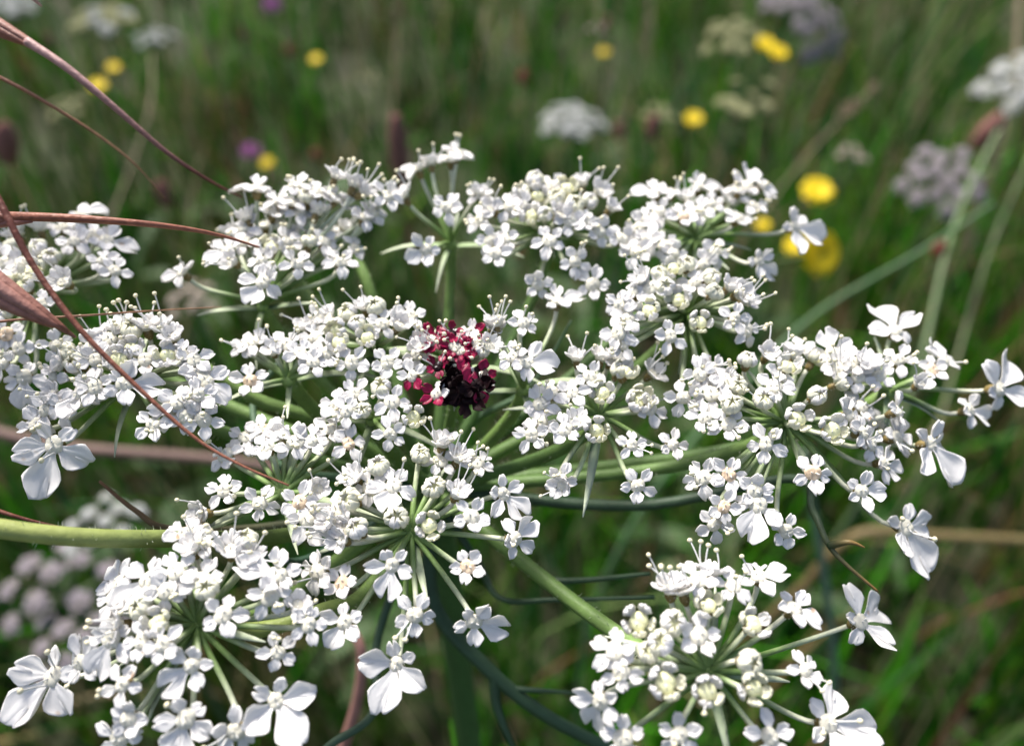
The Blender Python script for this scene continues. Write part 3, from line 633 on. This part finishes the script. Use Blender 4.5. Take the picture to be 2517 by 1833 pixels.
def bg_umbel(x, y, z, R_, label, cat='flower', group=None, ms=UW, axis=None, name='white_umbel', n=15, bowl=.12):
    h = dp(x, y, z); ax = (axis or Vector((0, -.15, 1))).normalized(); b = foot(h)
    r = empty(name, b); tag(r, label, cat, group)
    q = ax.to_track_quat('Z', 'Y').to_matrix(); hub = h - ax * R_ * .9
    stem_to(r, b, hub, 1.2, lerp(GS, (.12, .16, .10), .5), ax)
    for k in range(n):
        a = k * 2.4 + random.uniform(-.2, .2); rr = R_ * math.sqrt((k + .4) / n)
        p = h + q @ Vector((rr * math.cos(a), rr * math.sin(a), bowl * R_ - bowl * 2 * rr * rr / R_))
        m_ = MB(); S = bez(hub - b, hub - b + ax * R_ * .35, p - b - ax * R_ * .25, p - b, 6); m_.tube(S, .0006, 5, 0, [lerp(GS, (.2, .25, .15), .5)] * 7); m_.build('ray', FL, r)
        n_ = (ax + (p - h) * (.5 / R_)).normalized()
        link('umbellet', random.choice(ms), r, p - b, n_.to_track_quat('Z', 'Y').to_euler(), R_ / .026 * random.uniform(.95, 1.2))
    return r
bg_umbel(1268, 265, .66, .026, 'flat white umbel seen edge-on in the blurred grass')
bg_umbel(340, 82, .78, .020, 'small white umbel with a bright middle behind the upper awn', n=10)
bg_umbel(225, 40, .85, .034, 'loose cream and white umbel behind the upper reddish awn', ms=UCr + UW)
bg_umbel(20, 8, .9, .03, 'pale umbel in the far grass behind the awned grass')
bg_umbel(150, 235, .62, .016, 'small pale green umbel between two reddish awns', ms=UCr, n=8)
bg_umbel(2258, 180, .42, .020, 'white umbel on the pale leaning stalk', axis=Vector((-.6, -.3, 1)))
bg_umbel(1815, 62, .78, .036, 'lilac-grey umbel gone to seed above the pair of yellow flowers', ms=UG, axis=Vector((.5, -.7, .6)), name='seed_umbel')
bg_umbel(1740, 5, .85, .028, 'grey umbel close behind the lilac-grey one', ms=UG, name='seed_umbel')
bg_umbel(2085, 402, .42, .020, 'grey-white nodding umbel beside the pale leaning stalk', ms=UG, axis=Vector((-.4, -.6, .8)), name='seed_umbel')
bg_umbel(1888, 340, .55, .011, 'small pinkish cream flower cluster above the round yellow flower', ms=UP, n=7)
bg_umbel(1645, 222, .55, .022, 'loose cream green umbel beside a lone yellow flower', ms=UCr, n=9, bowl=-.3)
bg_umbel(1618, 85, .72, .026, 'cream umbel left of the touching yellow pair', ms=UCr, n=10, axis=Vector((-.3, -.4, 1)))
bg_umbel(220, 1160, .24, .011, 'pale umbel low behind the thick green ray', n=9)
bg_umbel(110, 1290, .25, .016, 'pale umbel in the shade below the thick green ray', n=9, ms=UG, bowl=.4)  # white umbel; its shade is put into the colour by the grey meshes
bg_umbel(170, 1420, .24, .014, 'dim grey umbel lowest in the shade beneath the flower head', ms=UG, n=10)  # also a white umbel, greyed in its colour to stand for shade
bg_umbel(1460, 250, .7, .016, 'small cream umbel beside the flat white umbel', ms=UCr, n=7)
bg_umbel(820, 170, .9, .012, 'faint bluish green umbel standing amid tall grass', ms=UCr, n=6)
bg_umbel(1328, 62, .95, .014, 'tiny pinkish umbel above a lone yellow flower', ms=UP, n=6)
bg_umbel(430, 660, .3, .010, 'dim pale umbel half hidden behind the white florets and bracts', ms=UP, n=8)

def seed_head(L, r, col):
    mb = MB()
    for k in range(150):
        t = (k + .5) / 150; a = k * 2.4; q = r * math.sin(math.pi * (.08 + .86 * t)) ** .6
        c = lerp(col, (col[0] * .6, col[1] * .6, col[2] * .6), random.random())
        mb.ball((q * math.cos(a), q * math.sin(a), L * (t - .5)), r * .42, r * .42, r * .5, 5, 3, 0, c)
    mb.ball((0, 0, 0), r * .8, r * .8, L * .5, 8, 6, 0, col)
    return mb.mesh('seed_head', FL)
SHD = [seed_head(.030, .0032, (.34, .16, .13)), seed_head(.016, .0035, (.34, .15, .12)), seed_head(.012, .004, (.36, .11, .07))]
def plantain(x, y, z, k, sc, label, group=None, lean=0):
    h = dp(x, y, z); b = foot(h); r = empty('plantain', b); tag(r, label, 'plantain', group)
    ax = Vector((lean, 0, 1)).normalized()
    L = (.030, .016, .012)[k] * sc
    stem_to(r, b, h - ax * L * .5, .7, (.10, .12, .05), ax)
    link('seed_head', SHD[k], r, h - b, ax.to_track_quat('Z', 'Y').to_euler(), sc); leaves(r, 3, .11)
fp = 'short brown plantain heads in the blurred grass'; fpl = 'short brown plantain seed head in the blurred grass'
plantain(884, 335, .32, 0, .95, 'long dark brown plantain seed head just behind the white florets')
plantain(14, 318, .36, 1, 1.1, 'dark brown plantain head beside the awned grass', lean=.3)
for x, y, z, k, s in ((1160, 172, .7, 2, .9), (110, 92, .7, 1, .8), (1345, 55, .8, 1, .9), (640, 112, .8, 2, .8), (540, 80, .8, 1, .8), (1150, 560, .6, 2, .6), (700, 345, .6, 2, .7)):
    plantain(x, y, z, k, s, fpl, fp)
plantain(1447, 282, .52, 1, .95, 'plump brown plantain head between the flat white umbel and a yellow flower')
plantain(1372, 290, .6, 1, .8, 'brown plantain head touching the edge of the flat white umbel')
plantain(362, 430, .45, 1, .9, 'brown plantain head behind the tip of the second reddish awn')
plantain(2188, 292, .42, 1, 1.1, 'slender brown plantain head under the white umbel on the leaning stalk', lean=.4)
plantain(2080, 552, .34, 2, .55, 'small reddish brown seed head below the grey-white nodding umbel')

def clover_mesh(col):
    mb = MB()
    for k in range(46):
        z = 1 - 1.5 * (k + .5) / 46; a = k * 2.4; q = math.sqrt(max(0, 1 - z * z)); d = Vector((q * math.cos(a), q * math.sin(a), z))
        mb.ball(d * .0065, .0009, .0009, .0030, 5, 4, 0, lerp(col, (.6, .4, .55), random.random() * .5), rot=d.to_track_quat('Z', 'Y').to_matrix())
    mb.ball((0, 0, 0), .005, None, None, 8, 5, 0, col); return mb.mesh('flower_head', FL)
CLM = clover_mesh((.42, .10, .38))
def clover(x, y, z, s, label):
    h = dp(x, y, z); b = foot(h); r = empty('clover_flower', b); tag(r, label, 'clover')
    stem_to(r, b, h, .8); link('flower_head', CLM, r, h - b, (random.uniform(-.3, .3), .2, 0), s); leaves(r, 3, .06)
clover(603, 14, .85, 1.1, 'magenta purple clover head in the far grass')
clover(556, 338, .6, .85, 'mauve clover head next to a dull yellow flower')

# tall grass stems that stand out
def culm(P, r0, r1, c0, c1, label, cat='grass stem', panicle=0, name='grass_stem'):
    L0 = (P[1] - P[0]).length; tg = (P[2] - P[1]).normalized()
    S = bez(P[0], P[0] + Vector((0, 0, L0 * .4)), P[1] - tg * L0 * .3, P[1], 16)[:-1] + spline(P[1:], 8); b = P[0].copy(); m = len(S)
    r = empty(name, b); tag(r, label, cat)
    mb = MB(); mb.tube([p - b for p in S], [MM * (r0 + (r1 - r0) * i / (m - 1)) for i in range(m)], 7, 0, [lerp(c0, c1, i / (m - 1)) for i in range(m)])
    mb.build('stalk', FL, r)
    if panicle:
        pm = MB(); T = S[-1]; ax = (S[-1] - S[-3]).normalized()
        for k in range(36):
            t = random.random(); a = random.uniform(0, 6.28); q = panicle * .12 * math.sin(math.pi * (.1 + .85 * t))
            e = T - ax * panicle * (1 - t) + Vector((math.cos(a), math.sin(a), .2)) * q
            pm.ball(e - b, .0012, .0012, .0035, 5, 4, 0, lerp(c1, (.3, .2, .14), random.random()))
            pm.tube([T - ax * panicle * (1.1 - t) - b, e - b], .0002, 4, 0, [c1, c1], cap=False)
        pm.build('panicle', FL, r)
def down(p, dx=0, dy=0): return Vector((p.x + dx, p.y + dy, 0))
TAN = (.30, .24, .15); PAL = (.22, .30, .15)
a = dp(2050, 760, .38); culm([down(a, -.02), a, dp(2120, 480, .40), dp(2250, 215, .42)], 1.3, .9, PAL, PAL, 'pale green stalk leaning up to a white umbel')
a = dp(2090, 900, .42); culm([down(a, -.01), a, dp(2190, 560, .44), dp(2290, 330, .46)], 1.1, .7, TAN, PAL, 'thin straw green stalk leaning beside the pale stalk')
a = dp(1690, 470, .6); culm([down(a, -.04), a, dp(1800, 330, .6), dp(1940, 190, .62)], 1.0, .7, TAN, TAN, 'straw coloured grass stem slanting behind the pinkish flower cluster', panicle=.05)
a = dp(2250, 160, .6); culm([down(a), a, dp(2255, 60, .6), dp(2262, -60, .6)], 3.0, 2.2, TAN, TAN, 'thick straw coloured upright stem behind the white umbel')
a = dp(870, 240, .8); culm([down(a), a, dp(880, 60, .8), dp(885, -60, .8)], 2.2, 1.6, (.2, .17, .08), (.2, .17, .08), 'tall olive brown grass stem rising behind the long plantain', panicle=.05)
a = dp(-150, 960, .21); b_ = dp(520, 1022, .21)
culm([Vector((a.x - .1, a.y, 0)), Vector((a.x - .06, a.y, a.z * .9)), a, dp(150, 992, .21), b_, dp(700, 1060, .21)], 2.2, 1.4, (.20, .13, .11), (.16, .10, .08), 'pinkish brown dry stem lying level beneath the white florets')
a = dp(1880, 1200, .32); culm([Vector((a.x - .02, a.y + .05, 0)), dp(1780, 1300, .34), dp(1900, 1185, .32), dp(2080, 1188, .32), dp(2330, 1200, .33)], 2.8, 2.0, (.15, .10, .05), (.19, .15, .06), 'brownish yellow dry stem lying level behind the large white floret')
a = dp(760, 1680, .12); culm([Vector((a.x, a.y, 0)), dp(745, 1700, .12), dp(790, 1560, .115), dp(802, 1450, .112), dp(775, 1390, .112)], 1.1, .7, (.33, .16, .13), (.38, .20, .17), 'pink curved dry stem rising beneath the front florets')
a = dp(1620, 880, .26); culm([down(a, -.03), a, dp(1800, 700, .27), dp(2040, 555, .28), dp(2200, 450, .29)], 1.2, .6, (.10, .2, .08), (.12, .2, .10), 'slender green blade slanting behind the floret with large petals')
a = dp(1830, 1300, .22); culm([down(a, .02), a, dp(1800, 1120, .21), dp(1780, 1000, .2)], 1.5, .8, (.12, .2, .13), (.14, .22, .15), 'greyish green upright stem beneath the large right umbellet')
a = dp(240, 500, .55); culm([down(a), a, dp(330, 250, .58), dp(335, 120, .6)], 1.2, .8, TAN, TAN, 'straw coloured stem under the small white umbel behind the awn')

# the grass itself: blades nobody could count
def blades(n, seed, wmin, wmax, hmin, hmax, cols, dens_near=1.6):
    rs = np.random.RandomState(seed); nseg = 5
    y = -.35 + 3.6 * rs.rand(n) ** dens_near; x = (rs.rand(n) * 2 - 1) * (.60 + .95 * np.clip(y, 0, None))
    h = hmin + (hmax - hmin) * rs.rand(n) ** 1.3
    nt_ = 1100; ty = -.35 + 3.6 * rs.rand(nt_) ** dens_near; tx = (rs.rand(nt_) * 2 - 1) * (.60 + .95 * np.clip(ty, 0, None))
    tk = rs.randint(0, nt_, n); tuft = rs.rand(n) < .75; sp = .012 + .030 * rs.rand(nt_)
    x = np.where(tuft, tx[tk] + rs.randn(n) * sp[tk], x); y = np.where(tuft, ty[tk] + rs.randn(n) * sp[tk], y)
    tm = (.30 + 1.25 * rs.rand(nt_) ** 1.3)[tk]; th_ = (.55 + .6 * rs.rand(nt_))[tk]; h = np.where(tuft, h * th_, h)
    tc_ = rs.choice(len(cols), nt_, p=[c[1] for c in cols])[tk]
    # patchy height
    h *= .8 + .25 * np.sin(x * 9 + 1.3 * np.sin(y * 7)) * np.cos(y * 8 + x * 3)
    d = np.hypot(x, y); h = np.where(d < .22, np.minimum(h, .10 + .95 * d), h)
    h = np.where((y < .1), np.minimum(h, .16), h)
    wd = wmin + (wmax - wmin) * rs.rand(n) ** 2
    az = rs.rand(n) * 6.283; bend = .1 + .75 * rs.rand(n) ** 1.5
    fa = rs.rand(n) * 6.283
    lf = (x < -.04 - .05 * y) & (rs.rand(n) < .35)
    ci = np.where(tuft & (rs.rand(n) < .6), tc_, rs.choice(len(cols), n, p=[c[1] for c in cols])); base = np.where(tuft, tm, 1)[:, None] * np.array([c[0] for c in cols])[ci] * (.7 + .6 * rs.rand(n))[:, None]
    V = np.zeros((n, nseg + 1, 2, 3)); C = np.zeros((n, nseg + 1, 2, 3))
    for i in range(nseg + 1):
        t = i / nseg; off = bend * h * t * t * .8; z = h * (t - .35 * bend * t ** 3)
        cx = x + np.cos(az) * off; cy = y + np.sin(az) * off
        ww = wd * (1 - t ** 2.2) * .5 + .0001
        for k, s_ in enumerate((-1, 1)):
            V[:, i, k, 0] = cx + s_ * ww * np.cos(fa); V[:, i, k, 1] = cy + s_ * ww * np.sin(fa); V[:, i, k, 2] = z
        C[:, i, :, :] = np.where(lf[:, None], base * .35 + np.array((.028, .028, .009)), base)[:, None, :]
    idx = np.arange(n)[:, None] * (2 * (nseg + 1)) + np.arange(nseg)[None, :] * 2
    F = np.stack([idx, idx + 1, idx + 3, idx + 2], -1).reshape(-1, 4)
    return V.reshape(-1, 3), F, C.reshape(-1, 3)
def mesh_np(name, parts, m_):
    vs_, fs, cs, o_ = [], [], [], 0
    for V, F, C in parts: vs_.append(V); fs.append(F + o_); cs.append(C); o_ += len(V)
    V = np.vstack(vs_); F = np.vstack(fs); C = np.vstack(cs)
    me = bpy.data.meshes.new(name); me.vertices.add(len(V)); me.vertices.foreach_set('co', V.astype('f').ravel())
    me.loops.add(F.size); me.loops.foreach_set('vertex_index', F.astype('i').ravel())
    me.polygons.add(len(F)); me.polygons.foreach_set('loop_start', np.arange(0, F.size, 4).astype('i')); me.polygons.foreach_set('use_smooth', np.ones(len(F), bool))
    a_ = me.color_attributes.new('Col', 'FLOAT_COLOR', 'POINT'); a_.data.foreach_set('color', np.hstack([C, np.ones((len(C), 1))]).astype('f').ravel())
    me.materials.append(m_); me.update(); me.validate()
    o = bpy.data.objects.new(name, me); COL.objects.link(o); return o
GC = [((.040, .185, .006), .38), ((.009, .062, .009), .26), ((.09, .19, .013), .15), ((.06, .14, .06), .06), ((.25, .18, .085), .08), ((.15, .065, .04), .07)]
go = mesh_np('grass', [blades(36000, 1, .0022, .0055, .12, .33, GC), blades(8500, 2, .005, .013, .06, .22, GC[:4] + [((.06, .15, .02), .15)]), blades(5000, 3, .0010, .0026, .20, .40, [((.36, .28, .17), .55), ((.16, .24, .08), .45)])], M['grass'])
tag(go, 'tall green meadow grass blurred behind the flower head', 'grass', kind='stuff')
